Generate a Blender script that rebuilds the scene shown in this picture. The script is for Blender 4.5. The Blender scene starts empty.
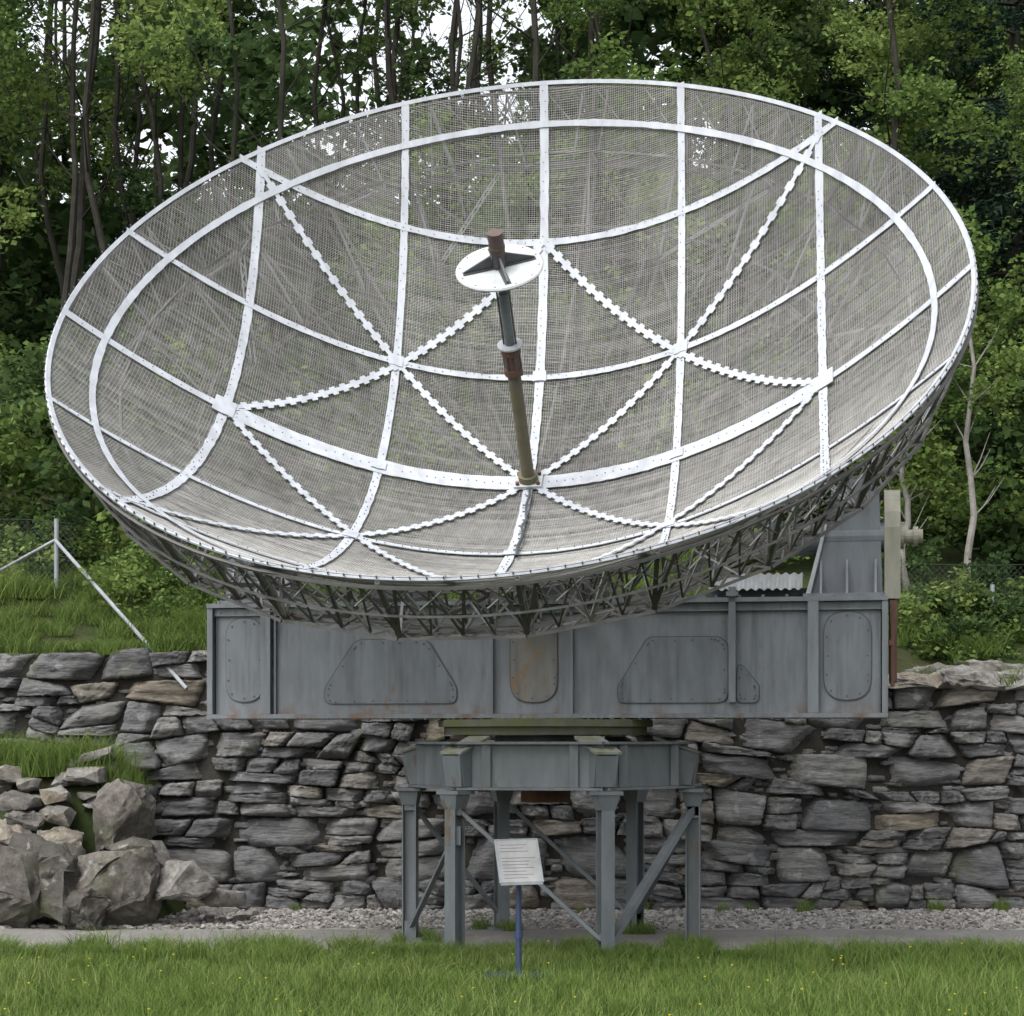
import bpy, bmesh, math, random
import numpy as np
from mathutils import Vector, Matrix, noise
random.seed(7); rng=np.random.default_rng(11)
R_=math.radians
col=bpy.context.scene.collection

# ------------------------------------------------------------ materials
def newmat(name):
    m=bpy.data.materials.new(name); m.use_nodes=True
    nt=m.node_tree; b=nt.nodes['Principled BSDF']
    return m,nt,b
def N(nt,t,**k):
    n=nt.nodes.new(t)
    for a,v in k.items(): setattr(n,a,v)
    return n
def ramp(nt,stops,fac):
    r=N(nt,'ShaderNodeValToRGB'); e=r.color_ramp.elements
    while len(e)<len(stops): e.new(0.5)
    for i,(p,c) in enumerate(stops):
        e[i].position=p; e[i].color=(c[0],c[1],c[2],1)
    nt.links.new(fac,r.inputs[0]); return r.outputs[0]
def mixc(nt,f,a,b,mode='MIX'):
    m=N(nt,'ShaderNodeMix',data_type='RGBA',blend_type=mode)
    for s,v in ((m.inputs[0],f),(m.inputs[6],a),(m.inputs[7],b)):
        if isinstance(v,(int,float)): s.default_value=v
        elif isinstance(v,tuple): s.default_value=(v[0],v[1],v[2],1)
        else: nt.links.new(v,s)
    return m.outputs[2]
def noisef(nt,scale,detail=5,vec=(1,1,1),rough=.6,loc=(0,0,0)):
    tc=N(nt,'ShaderNodeTexCoord'); mp=N(nt,'ShaderNodeMapping')
    mp.inputs['Scale'].default_value=vec; mp.inputs['Location'].default_value=loc
    nt.links.new(tc.outputs['Object'],mp.inputs[0])
    n=N(nt,'ShaderNodeTexNoise'); n.inputs['Scale'].default_value=scale
    n.inputs['Detail'].default_value=detail; n.inputs['Roughness'].default_value=rough
    nt.links.new(mp.outputs[0],n.inputs[0]); return n.outputs[0]
def bump(nt,b,h,strength=.3,dist=.02):
    n=N(nt,'ShaderNodeBump'); n.inputs['Strength'].default_value=strength
    n.inputs['Distance'].default_value=dist
    nt.links.new(h,n.inputs['Height']); nt.links.new(n.outputs[0],b.inputs['Normal'])

def paint(name,c,rust=.2,rustc=(.12,.055,.025),rough=.55,dirt=.5,moss=None,metal=0.0,streak=False):
    m,nt,b=newmat(name)
    n1=noisef(nt,1.6,8,(1,1,.35)); n2=noisef(nt,9,6,(1,1,.25),loc=(3,1,2)); n3=noisef(nt,2.3,10,(1,1,.5),.7,(7,5,1))
    d=tuple(x*(1-dirt) for x in c)
    base=ramp(nt,[(.3,d),(.62,c),(.8,tuple(min(1,x*1.15) for x in c))],n1)
    base=mixc(nt,.35,base,ramp(nt,[(.35,tuple(x*.5 for x in c)),(.65,tuple(min(1,x*1.2) for x in c))],n2))
    if streak:
        n5=noisef(nt,14,8,(1,1,.06),loc=(2,2,5)); n6=noisef(nt,1.1,4,loc=(5,0,2))
        sf=mixc(nt,1.0,ramp(nt,[(.5,(0,0,0)),(.66,(.8,.8,.8))],n5),ramp(nt,[(.42,(0,0,0)),(.62,(1,1,1))],n6),'MULTIPLY')
        base=mixc(nt,sf,base,tuple(x*.45 for x in c))
        tc=N(nt,'ShaderNodeTexCoord'); sx=N(nt,'ShaderNodeSeparateXYZ'); nt.links.new(tc.outputs['Object'],sx.inputs[0])
        mr=N(nt,'ShaderNodeMapRange'); mr.inputs[1].default_value=2.16; mr.inputs[2].default_value=2.0; mr.inputs[3].default_value=0; mr.inputs[4].default_value=.9
        nt.links.new(sx.outputs[2],mr.inputs[0])
        n7=noisef(nt,6,8,(1,1,.5),loc=(1,9,2))
        rf2=mixc(nt,1.0,mr.outputs[0],ramp(nt,[(.5,(0,0,0)),(.62,(1,1,1))],n7),'MULTIPLY')
        base=mixc(nt,rf2,base,(.11,.07,.045))
    t=.74-rust*.45
    rf=ramp(nt,[(t,(0,0,0)),(t+.06,(1,1,1))],n3)
    base=mixc(nt,rf,base,rustc)
    if moss:
        n4=noisef(nt,5,6,loc=(1,8,4)); mf=ramp(nt,[(.42,(0,0,0)),(.58,(1,1,1))],n4)
        base=mixc(nt,mf,base,moss)
    nt.links.new(base,b.inputs['Base Color']); b.inputs['Roughness'].default_value=rough
    b.inputs['Metallic'].default_value=metal
    bump(nt,b,n2,.15,.01)
    return m
M_beam=paint('steel_paint',(.155,.172,.190),.27,(.13,.085,.05),dirt=.3,streak=True)
M_panel=paint('steel_panel',(.132,.147,.163),.2,(.13,.085,.05),dirt=.3,streak=True)
M_panelr=paint('steel_panel_rust',(.15,.15,.14),.43,(.145,.10,.055),streak=True)
M_leg=paint('leg_steel',(.120,.135,.145),.30,(.09,.07,.05),dirt=.45)
M_moss=paint('mossy_steel',(.11,.11,.085),.3,moss=(.075,.085,.03),rough=.9)
M_strip=paint('aluminium_strip',(.37,.39,.425),.0,(.3,.26,.2),dirt=.2,rough=.75)
M_wire=paint('reflector_wire',(.345,.34,.325),.14,(.25,.21,.165),dirt=.35,rough=.6)
M_truss=paint('truss_alu',(.105,.103,.098),.3,(.07,.055,.04),dirt=.5,rough=.55,metal=.1)
M_trussl=paint('truss_light',(.30,.31,.315),.15,(.18,.16,.12),dirt=.4,rough=.5)
M_rust=paint('rust_part',(.12,.06,.045),.4,(.15,.075,.04),rough=.8)
M_cap=paint('brown_cap',(.10,.07,.06),.3,(.15,.09,.06),rough=.7)
M_rod=paint('feed_pole',(.125,.115,.08),.4,(.15,.10,.06),moss=(.10,.092,.05),rough=.8)
M_dark=paint('dark_steel',(.065,.07,.075),.15,rough=.5)
M_disc=paint('disc_paint',(.42,.44,.455),.14,(.25,.2,.16),dirt=.3)
M_cream=paint('cream_paint',(.27,.265,.21),.2,(.18,.14,.08),dirt=.35)
M_galv=paint('galvanised',(.23,.25,.27),.05,dirt=.3,rough=.45)
M_fence=paint('fence_wire',(.06,.07,.07),.05)
M_blue=paint('blue_paint',(.02,.035,.09),.05,dirt=.4)
M_sign=paint('sign_face',(.26,.26,.26),.0,(.2,.16,.13),dirt=.4,rough=.4)
M_ink=paint('sign_ink',(.17,.17,.17),.0)

def stone_mat(name,a,b_,c,warm,layer=True,sc=1.0,moss=(.12,.115,.06),mossamt=.5):
    m,nt,b=newmat(name)
    g=N(nt,'ShaderNodeNewGeometry')
    base=ramp(nt,[(0,a),(.4,b_),(.85,c),(1,warm)],g.outputs['Random Per Island'])
    n1=noisef(nt,3.5*sc,10,(1,1,2.2 if layer else 1),.7)
    n2=noisef(nt,14*sc,8,(.5,1,3.5) if layer else (1,1,1),.75,(4,2,1))
    n3=noisef(nt,2.6,8,loc=(9,3,2),rough=.7); n4=noisef(nt,6,8,loc=(2,3,8))
    base=mixc(nt,.7,base,ramp(nt,[(.3,(.35,.34,.33)),(.68,(1.0,1.0,1.0))],n1),'MULTIPLY')
    base=mixc(nt,.75,base,ramp(nt,[(.36,(.25,.25,.25)),(.6,(1,1,1))],n2),'MULTIPLY')
    base=mixc(nt,ramp(nt,[(.54,(0,0,0)),(.70,(mossamt,)*3)],n3),base,moss)
    base=mixc(nt,ramp(nt,[(.60,(0,0,0)),(.66,(.5,.5,.5))],n4),base,(.31,.315,.305))
    nt.links.new(base,b.inputs['Base Color']); b.inputs['Roughness'].default_value=.85
    bump(nt,b,n2,.8,.05)
    return m
M_wall=stone_mat('slate_stone',(.14,.143,.15),(.20,.202,.208),(.265,.263,.258),(.25,.215,.165),moss=(.09,.09,.045),mossamt=.6)
M_rock=stone_mat('rock',(.17,.16,.145),(.27,.255,.235),(.38,.365,.34),(.27,.23,.17),False)
M_cliff=stone_mat('dark_rock',(.09,.083,.07),(.13,.12,.102),(.18,.165,.145),(.13,.105,.075),False,moss=(.055,.065,.022),mossamt=.8)
M_pebble=stone_mat('gravel_stone',(.24,.23,.22),(.40,.38,.36),(.56,.54,.51),(.40,.34,.28),False)
def simple(name,stops,scale,rough=.9,bs=.4,bd=.02):
    m,nt,b=newmat(name); n1=noisef(nt,scale,10); n2=noisef(nt,scale*9,6)
    base=mixc(nt,.5,ramp(nt,stops,n1),ramp(nt,[(.3,(.5,.5,.5)),(.7,(1,1,1))],n2),'MULTIPLY')
    nt.links.new(base,b.inputs['Base Color']); b.inputs['Roughness'].default_value=rough
    b.inputs['Specular IOR Level'].default_value=.15
    bump(nt,b,n2,bs,bd); return m
M_ground=simple('ground_soil_grass',[(.35,(.018,.028,.009)),(.5,(.030,.044,.014)),(.7,(.045,.042,.022))],.9,1,.8,.05)
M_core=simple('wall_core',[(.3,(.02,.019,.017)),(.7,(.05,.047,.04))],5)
M_path=simple('path_asphalt',[(.3,(.15,.145,.135)),(.6,(.21,.20,.19)),(.8,(.28,.27,.25))],1.5)
M_gravelbed=simple('gravel_bed',[(.3,(.2,.19,.17)),(.6,(.36,.34,.32))],3)
M_bark=simple('bark',[(.3,(.018,.017,.014)),(.6,(.036,.034,.028)),(.8,(.065,.065,.05))],4,.95)
M_birch=simple('pale_bark',[(.3,(.13,.125,.11)),(.6,(.24,.23,.21)),(.8,(.32,.31,.28))],6,.9)

def leaf_mat(name,stops,trans=.45,objw=.5):
    m=bpy.data.materials.new(name); m.use_nodes=True; nt=m.node_tree
    nt.nodes.remove(nt.nodes['Principled BSDF']); out=nt.nodes['Material Output']
    b=N(nt,'ShaderNodeBsdfDiffuse')
    g=N(nt,'ShaderNodeNewGeometry'); oi=N(nt,'ShaderNodeObjectInfo')
    mm=N(nt,'ShaderNodeMix',data_type='FLOAT'); mm.inputs[0].default_value=objw
    nt.links.new(g.outputs['Random Per Island'],mm.inputs[2]); nt.links.new(oi.outputs['Random'],mm.inputs[3])
    c=ramp(nt,stops,mm.outputs[0])
    nt.links.new(c,b.inputs[0])
    t=N(nt,'ShaderNodeBsdfTranslucent'); nt.links.new(c,t.inputs[0])
    ms=N(nt,'ShaderNodeMixShader'); ms.inputs[0].default_value=trans
    nt.links.new(b.outputs[0],ms.inputs[1]); nt.links.new(t.outputs[0],ms.inputs[2])
    nt.links.new(ms.outputs[0],out.inputs[0]); return m
M_leaf=leaf_mat('leaf',[(.1,(.050,.090,.028)),(.5,(.120,.182,.050)),(.9,(.23,.295,.095))])
M_leafd=leaf_mat('leaf_dark',[(.1,(.026,.050,.020)),(.5,(.054,.092,.034)),(.9,(.100,.148,.055))])
M_leafc=leaf_mat('needle',[(.1,(.018,.036,.026)),(.5,(.030,.056,.038)),(.9,(.05,.08,.05))],.1)
M_grass=leaf_mat('grass_blade',[(.05,(.052,.088,.022)),(.45,(.112,.172,.042)),(.85,(.175,.235,.072)),(1,(.30,.28,.15))],.35,.18)
M_flower=leaf_mat('flower',[(.1,(.6,.5,.03)),(.9,(.7,.6,.05))],.2)

# ------------------------------------------------------------ mesh builder
class MB:
    def __init__(s): s.v=[];s.f=[];s.m=[]
    def add(s,vs,fs,mi=0):
        o=len(s.v); s.v.extend([tuple(v) for v in vs])
        s.f.extend([tuple(i+o for i in f) for f in fs]); s.m.extend([mi]*len(fs))
    def strut(s,a,b,w,h=None,mi=0,up=None):
        a=Vector(a);b=Vector(b);h=h or w
        d=(b-a)
        if d.length<1e-5: return
        d.normalize(); u=Vector(up) if up is not None else Vector((0,0,1))
        if abs(d.dot(u))>.95: u=Vector((1,0,0))
        x=d.cross(u).normalized(); y=x.cross(d).normalized()
        vs=[]
        for p in (a,b):
            for i,j in ((-1,-1),(1,-1),(1,1),(-1,1)): vs.append(p+x*(i*w/2)+y*(j*h/2))
        s.add(vs,[(0,1,2,3),(7,6,5,4),(0,4,5,1),(1,5,6,2),(2,6,7,3),(3,7,4,0)],mi)
    def tube(s,a,b,r0,r1=None,n=12,mi=0,cap=True):
        a=Vector(a);b=Vector(b);r1=r0 if r1 is None else r1
        d=(b-a).normalized(); u=Vector((0,0,1)) if abs(d.z)<.95 else Vector((1,0,0))
        x=d.cross(u).normalized(); y=x.cross(d)
        vs=[]
        for p,r in ((a,r0),(b,r1)):
            for i in range(n):
                t=2*math.pi*i/n; vs.append(p+x*(r*math.cos(t))+y*(r*math.sin(t)))
        fs=[(i,(i+1)%n,n+(i+1)%n,n+i) for i in range(n)]
        if cap: fs+=[tuple(range(n-1,-1,-1)),tuple(range(n,2*n))]
        s.add(vs,fs,mi)
    def path(s,pts,rs,n=6,mi=0):
        vs=[];pts=[Vector(p) for p in pts]
        for k,p in enumerate(pts):
            d=(pts[min(k+1,len(pts)-1)]-pts[max(k-1,0)]).normalized()
            u=Vector((1,0,0)) if abs(d.x)<.9 else Vector((0,1,0))
            x=d.cross(u).normalized(); y=x.cross(d)
            for i in range(n):
                t=2*math.pi*i/n; vs.append(p+x*(rs[k]*math.cos(t))+y*(rs[k]*math.sin(t)))
        fs=[(k*n+i,k*n+(i+1)%n,(k+1)*n+(i+1)%n,(k+1)*n+i) for k in range(len(pts)-1) for i in range(n)]
        s.add(vs,fs,mi)
    def prism(s,poly,ext,mi=0):
        n=len(poly); e=Vector(ext); p=[Vector(q) for q in poly]
        s.add(p+[q+e for q in p],[tuple(range(n)),tuple(range(2*n-1,n-1,-1))]+[(i,i+n,(i+1)%n+n,(i+1)%n) for i in range(n)],mi)
    def obj(s,name,mats,parent=None,smooth=False,recalc=True):
        me=bpy.data.meshes.new(name); me.from_pydata(s.v,[],s.f)
        for m in mats: me.materials.append(m)
        if len(mats)>1: me.polygons.foreach_set('material_index',s.m)
        if recalc:
            bm=bmesh.new(); bm.from_mesh(me); bmesh.ops.recalc_face_normals(bm,faces=bm.faces); bm.to_mesh(me); bm.free()
        if smooth:
            me.polygons.foreach_set('use_smooth',[True]*len(me.polygons))
            try: me.set_sharp_from_angle(angle=R_(38))
            except Exception: pass
        o=bpy.data.objects.new(name,me); col.objects.link(o)
        if parent: o.parent=parent
        return o
def empty(name):
    e=bpy.data.objects.new(name,None); col.objects.link(e); return e
def npmesh(name,v,q,mat,parent=None):
    me=bpy.data.meshes.new(name)
    v=np.asarray(v,dtype=np.float32); q=np.asarray(q,dtype=np.int32); k=q.shape[1]
    me.vertices.add(len(v)); me.vertices.foreach_set('co',v.ravel())
    me.loops.add(q.size); me.loops.foreach_set('vertex_index',q.ravel())
    me.polygons.add(len(q)); me.polygons.foreach_set('loop_start',np.arange(0,q.size,k,dtype=np.int32))
    me.update(calc_edges=True); me.validate()
    me.materials.append(mat); return me
def link(name,me,parent=None):
    o=bpy.data.objects.new(name,me); col.objects.link(o)
    if parent: o.parent=parent
    return o

# ------------------------------------------------------------ radar
radar=empty('radar_antenna')
HUB=Vector((.15,17.22,4.01))
A=Vector((-.117,-.6765,.7265)).normalized()
S0=Vector((-A.y,A.x,0)).normalized()
U0=A.cross(S0).normalized()
roll=R_(1.3)
S=S0*math.cos(roll)+U0*math.sin(roll); U=U0*math.cos(roll)-S0*math.sin(roll)
RR=3.70; K=1.93/RR**2
def D(x,y,w=0): return HUB+S*x+U*y+A*(K*(x*x+y*y)+w)
def Dw(x,y,w): return HUB+S*x+U*y+A*w
An,Sn,Un,Hn=[np.array(v) for v in (A,S,U,HUB)]
V=[];Q=[];cnt=0
def wire(xs,ys,t,along):
    global cnt
    r2=xs**2+ys**2
    base=Hn+np.outer(xs,Sn)+np.outer(ys,Un)+np.outer(K*r2,An)
    sd=Un if along=='x' else Sn
    h=t/2; n=len(xs)
    vs=np.stack([base-sd*h-An*h*.6,base+An*h,base+sd*h-An*h*.6],1).reshape(-1,3)
    V.append(vs)
    k=np.arange(n-1)[:,None]*3+np.arange(3)[None,:]; k2=np.arange(n-1)[:,None]*3+(np.arange(3)[None,:]+1)%3
    Q.append((np.stack([k,k2,k2+3,k+3],-1).reshape(-1,4))+cnt); cnt+=len(vs)
gl=[-RR,-2.53,-1.29,0,1.29,2.53,RR]
for i in range(6):
    for j in range(6):
        x0,x1,y0,y1=gl[i],gl[i+1],gl[j],gl[j+1]
        sp=.0148*random.uniform(.9,1.1); tt=.0044*random.uniform(.85,1.15)
        y=y0+sp/2; wob=random.uniform(0,6)
        while y<y1:
            X=math.sqrt(max(0,RR*RR-y*y)); a=max(x0,-X); b=min(x1,X)
            if b-a>.03:
                xs=np.linspace(a,b,8); wire(xs,np.full(8,y)+np.sin(xs*3+y*5+wob)*.003,tt*random.uniform(.65,1.4),'x')
            y+=sp*random.uniform(.92,1.08)
        sp2=.0195*random.uniform(.9,1.15); x=x0+sp2/2
        while x<x1:
            Yv=math.sqrt(max(0,RR*RR-x*x)); a=max(y0,-Yv); b=min(y1,Yv)
            if b-a>.03:
                ys=np.linspace(a,b,8); wire(np.full(8,x)+np.sin(ys*4+x*5+wob)*.002,ys,.0036*random.uniform(.8,1.2),'y')
            x+=sp2*random.uniform(.95,1.05)
me=npmesh('reflector_mesh',np.concatenate(V),np.concatenate(Q),M_wire)
link('reflector_mesh',me,radar)
mb=MB()
def strip(pts,w,mi=0,off=.014):
    L=[];Rr=[]
    n=len(pts)
    for k in range(n):
        x,y=pts[k][0],pts[k][1]; ww=pts[k][2] if len(pts[k])>2 else w
        a=pts[max(k-1,0)];b=pts[min(k+1,n-1)]
        dx,dy=b[0]-a[0],b[1]-a[1]; l=math.hypot(dx,dy) or 1
        nx,ny=-dy/l,dx/l
        L.append(D(x+nx*ww/2,y+ny*ww/2,off)); Rr.append(D(x-nx*ww/2,y-ny*ww/2,off))
    mb.add(L+Rr,[(k,k+1,n+k+1,n+k) for k in range(n-1)],mi)
def line(x0,y0,x1,y1,w,zig=False,off=.014,taper=False):
    l=math.hypot(x1-x0,y1-y0)
    if not zig:
        n=max(4,int(l/.06)); pts=[]
        for k in range(n+1):
            t=k/n; x=x0+(x1-x0)*t; y=y0+(y1-y0)*t
            ww=w*random.uniform(.88,1.1)
            if taper: ww=w*(1.0 if abs(x)<2.55 else .42)*random.uniform(.93,1.05)
            pts.append((x,y,ww))
        strip(pts,w,off=off)
    else:
        n=int(l/.055); pts=[]
        for k in range(n):
            for t in (k/n,(k+.96)/n):
                pts.append((x0+(x1-x0)*t,y0+(y1-y0)*t,w*(1.35 if k%2 else .65)))
        strip(pts,w,off=off)
for g in (-2.53,-1.29,0,1.29,2.53):
    X=math.sqrt(RR*RR-g*g)
    line(g,-X,g,X,.066 if g else .08,off=.018)
    if g==0: line(-X,0,X,0,.185,off=.024,taper=True)
    else: line(-X,g,X,g,.055,off=.022)
c1,c2=1.29,2.53
for sx in (-1,1):
    for sy in (-1,1):
        line(.08*sx,.08*sy,c2*sx,c2*sy,.060,True,.028)
        line(0,c2*sy,c2*sx,0,.060,True,.031)
strip([(3.40*math.cos(t),3.40*math.sin(t),.044*random.uniform(.85,1.15)) for t in np.linspace(0,2*math.pi,241)],.05,off=.034)
strip([((RR-.015)*math.cos(t),(RR-.015)*math.sin(t)) for t in np.linspace(0,2*math.pi,181)],.026,off=.02)
for gx in (-1.29,0,1.29):
    for gy in (-1.29,0,1.29):
        line(gx-.06,gy,gx+.06,gy,.10,off=.038)
for sx in (-1,1): line(sx*2.53-.08,0,sx*2.53+.08,0,.2,off=.038)
o=mb.obj('reflector_strips',[M_strip],radar,recalc=False)
sm=o.modifiers.new('t','SOLIDIFY'); sm.thickness=.006
mb=MB()
rp=[D(RR*math.cos(t),RR*math.sin(t),0) for t in np.linspace(0,2*math.pi,181)]
mb.path(rp,[.014]*181,6,0)
for t in np.linspace(0,2*math.pi,200,endpoint=False):
    mb.strut(D((RR+.01)*math.cos(t),(RR+.01)*math.sin(t),.005),D((RR+.01)*math.cos(t),(RR+.01)*math.sin(t),.022),.010,mi=1)
rp=[Dw((RR+.01)*math.cos(t),(RR+.01)*math.sin(t),K*RR*RR-.07) for t in np.linspace(0,2*math.pi,121)]
mb.path(rp,[.016]*121,5,1)
for g in (-2.53,-1.29,0,1.29,2.53):
    X=math.sqrt(RR*RR-g*g); n=int(X*2/.07)
    for k in range(n):
        q=-X+2*X*k/n
        if random.random()<.8:
            p=D(g+.012*random.choice([-1,1]),q,.028); mb.tube(p,p+A*.006,.005,n=5,mi=1)
            p=D(q,g+.01*random.choice([-1,1]),.033); mb.tube(p,p+A*.006,.005,n=5,mi=1)
mb.obj('rim',[M_strip,M_truss],radar)
# --- back truss
mb=MB()
NR=24
ri=[.35,.9,1.5,2.1,2.7,3.25,3.67]
ro=[(.35,-.70),(.9,K*.81-.66),(1.5,K*2.25-.60),(2.1,K*4.41-.50),(2.75,K*7.56-.38),(3.47,1.23)]
def P(r,w,t): return Dw(r*math.cos(t),r*math.sin(t),w)
def I(k,t): return P(ri[k],K*ri[k]**2-.03,t)
def O(k,t): return P(ro[k][0],ro[k][1],t)
def lat(a,b,w=.022,dep=.06,n=None,mi=0,up=None):
    a=Vector(a);b=Vector(b); d=(b-a); L=d.length; d.normalize()
    u=Vector(up) if up is not None else A
    s_=d.cross(u).normalized()*dep/2
    mb.strut(a+s_,b+s_,w,mi=mi); mb.strut(a-s_,b-s_,w,mi=mi)
    n=n or max(3,int(L/.1))
    for k in range(n):
        p=a+d*(L*k/n); q=a+d*(L*(k+1)/n); sg=1 if k%2 else -1
        mb.strut(p+s_*sg,q-s_*sg,w*.7,mi=mi)
def rim(a): return P(RR-.01,K*RR*RR-.08,a)
for i in range(NR):
    t=2*math.pi*(i+.5)/NR; t2=t+2*math.pi/NR; tm=(t+t2)/2
    for k in range(6): mb.strut(I(k,t),I(k+1,t),.024)
    for k in range(5): mb.strut(O(k,t),O(k+1,t),.032)
    mb.strut(O(5,t),I(6,t),.034)
    for k in range(6):
        mb.strut(I(k,t),O(k,t),.020,mi=1 if (k==5 and i%2) else 0)
        if k<5: mb.strut(I(k+1,t),O(k,t),.016)
    mb.strut(I(5,t),O(4,t),.02,mi=1)
    for k in (2,4,5): mb.strut(I(k,t),I(k,t2),.020)
    lat(O(5,t),O(5,t2),.022,.085,mi=0)
    lat(O(4,t),O(4,t2),.014,.05)
    lat(O(3,t),O(3,t2),.016,.06)
    mb.strut(O(1,t),O(1,t2),.035); mb.strut(O(0,t),O(0,t2),.04)
    c=[O(5,t).lerp(O(5,t2),q) for q in (0,.25,.5,.75,1)]
    rr_=[rim(t+(t2-t)*q) for q in (0,.125,.375,.625,.875,1)]
    for k in range(4):
        mb.strut(c[k],rr_[k+1],.014 if k%2 else .024,mi=1 if (i+k)%4==0 else 0)
        mb.strut(rr_[k+1],c[k+1],.014,mi=1 if (i*3+k)%5==0 else 0)
    inr=[P(3.2,K*3.2**2-.05,t+(t2-t)*q) for q in (.25,.5,.75)]
    for k,q in enumerate(inr): mb.strut(c[k],q,.013); mb.strut(q,c[k+2],.013,mi=1 if k==1 and i%2 else 0)
    lat(O(5,t),O(4,t2),.012,.04,mi=1 if i%3==0 else 0); mb.strut(O(5,t2),O(4,t),.018)
    mb.strut(c[2],P(2.98,K*2.98**2-.22,tm),.018)
    mb.strut(O(3,t),O(4,t2),.018); mb.strut(O(2,t),O(3,t2),.018)
for k in range(96):
    a=2*math.pi*k/96; b=a+2*math.pi/96
    mb.strut(P(3.60,1.52,a),P(3.60,1.52,b),.018)
    mb.strut(P(3.60,1.58,a),P(RR,K*RR*RR-.07,b),.009,mi=k%2); mb.strut(P(3.60,1.58,b),P(RR,K*RR*RR-.07,a),.009)
mb.tube(Dw(0,0,-.78),Dw(0,0,-.04),.30,n=24,mi=0)
mb.obj('back_truss',[M_truss,M_trussl],radar)
# --- feed
mb=MB()
def ax(d,x=0,y=0): return HUB+A*d+S*x+U*y
mb.prism([ax(.03,-.12,-.1),ax(.03,.12,-.1),ax(.03,.12,.1),ax(.03,-.12,.1)],A*.03,3)
for a in range(4): mb.tube(ax(.055,.09*(-1 if a&1 else 1),.07*(-1 if a&2 else 1)),ax(.09,.09*(-1 if a&1 else 1),.07*(-1 if a&2 else 1)),.016,n=6,mi=1)
mb.tube(ax(.05),ax(.12),.085,n=20,mi=0)
mb.tube(ax(.05),ax(1.16),.056,n=20,mi=0)
mb.tube(ax(1.14),ax(1.20),.078,n=20,mi=1); mb.tube(ax(1.20),ax(1.34),.064,n=20,mi=1); mb.tube(ax(1.34),ax(1.39),.082,n=20,mi=1)
for a in range(6):
    t=a*math.pi/3; mb.tube(ax(1.12,.066*math.cos(t),.066*math.sin(t)),ax(1.41,.066*math.cos(t),.066*math.sin(t)),.01,n=6,mi=2)
mb.tube(ax(1.41),ax(1.425),.105,n=28,mi=3)
mb.tube(ax(1.39),ax(2.12),.032,n=16,mi=2)
mb.tube(ax(1.425),ax(1.90),.040,n=16,mi=4)
for sx in(-1,1): mb.tube(ax(1.42,.05*sx),ax(1.93,.05*sx),.008,n=6,mi=2)
nd=48; vs=[];rr=[.35,.355,.345,.05]; ww=[2.115,2.128,2.14,2.134]
for r,w in zip(rr,ww):
    for i in range(nd):
        t=2*math.pi*i/nd; vs.append(ax(w,r*math.cos(t),r*math.sin(t)))
fs=[(k*nd+i,k*nd+(i+1)%nd,(k+1)*nd+(i+1)%nd,(k+1)*nd+i) for k in range(3) for i in range(nd)]
fs.append(tuple(range(nd))); fs.append(tuple(range(3*nd,4*nd)))
mb.add(vs,fs,3)
for a in range(4):
    t=a*math.pi/2+R_(20); cx,cy=math.cos(t),math.sin(t); nx,ny=-cy*.008,cx*.008
    mb.prism([ax(2.142,cx*.05+nx,cy*.05+ny),ax(2.142,cx*.29+nx,cy*.29+ny),ax(2.16,cx*.29+nx,cy*.29+ny),ax(2.25,cx*.06+nx,cy*.06+ny)],(S*(-2*nx)+U*(-2*ny)),2)
    mb.strut(ax(2.145,cx*.05,cy*.05),ax(2.145,cx*.3,cy*.3),.05,.006,mi=2,up=tuple(A))
mb.tube(ax(2.14),ax(2.25),.055,n=20,mi=2)
mb.tube(ax(2.25),ax(2.44),.062,n=24,mi=5)
mb.tube(ax(2.30),ax(2.32),.067,n=24,mi=5)
for a in range(12):
    t=a*math.pi/6; p=ax(2.115,.32*math.cos(t),.32*math.sin(t)); mb.tube(p,p+A*.028,.008,n=5,mi=4)
pts=[D(.02+.004*k+.012*math.sin(k*2.1),-.12-.13*k,.05+.012*(k%2)) for k in range(11)]
mb.path(pts,[.012]*11,6,2)
for k in range(10): mb.strut(pts[k]-S*.03,pts[k]+S*.03,.012,mi=2)
mb.obj('feed',[M_rod,M_rust,M_dark,M_disc,M_leg,M_cap],radar,smooth=True)

# --- yoke / beam
CX,CY=.337,17.6
Sh=Vector((.985,-.173,0)).normalized(); Fh=Vector((-.173,-.985,0)).normalized()
def L(s,f,z): return Vector((CX,CY,0))+Sh*s+Fh*f+Vector((0,0,z))
def lbox(mb,s0,s1,f0,f1,z0,z1,mi=0):
    vs=[L(s,f,z) for z in (z0,z1) for s,f in ((s0,f0),(s1,f0),(s1,f1),(s0,f1))]
    mb.add(vs,[(0,1,2,3),(4,7,6,5),(0,4,5,1),(1,5,6,2),(2,6,7,3),(3,7,4,0)],mi)
def rpoly(pts,r,n=5):
    out=[];m=len(pts)
    for i in range(m):
        p=Vector(pts[i]);a=Vector(pts[i-1]);b=Vector(pts[(i+1)%m])
        da=(a-p).normalized();db=(b-p).normalized()
        ang=da.angle(db); t=min(r/math.tan(ang/2),(a-p).length*.49,(b-p).length*.49)
        p0=p+da*t;p1=p+db*t
        for k in range(n+1):
            u=k/n; out.append(p0*(1-u)**2+p*2*u*(1-u)+p1*u*u)
    return out
mb=MB()
lbox(mb,-2.95,2.88,-.5,.42,2.03,2.97,0)
lbox(mb,-3.01,2.94,-.56,.50,2.972,3.01,0)
lbox(mb,-3.01,2.94,-.56,.50,1.99,2.028,0)
lbox(mb,-3.01,2.94,.424,.452,2.90,2.968,0)
for s in (-2.47,2.32): lbox(mb,s-.045,s+.045,.424,.50,2.03,2.97,0)
for s in (-2.985,2.915): lbox(mb,s-.025,s+.025,-.5,.49,2.03,2.97,0)
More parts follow.
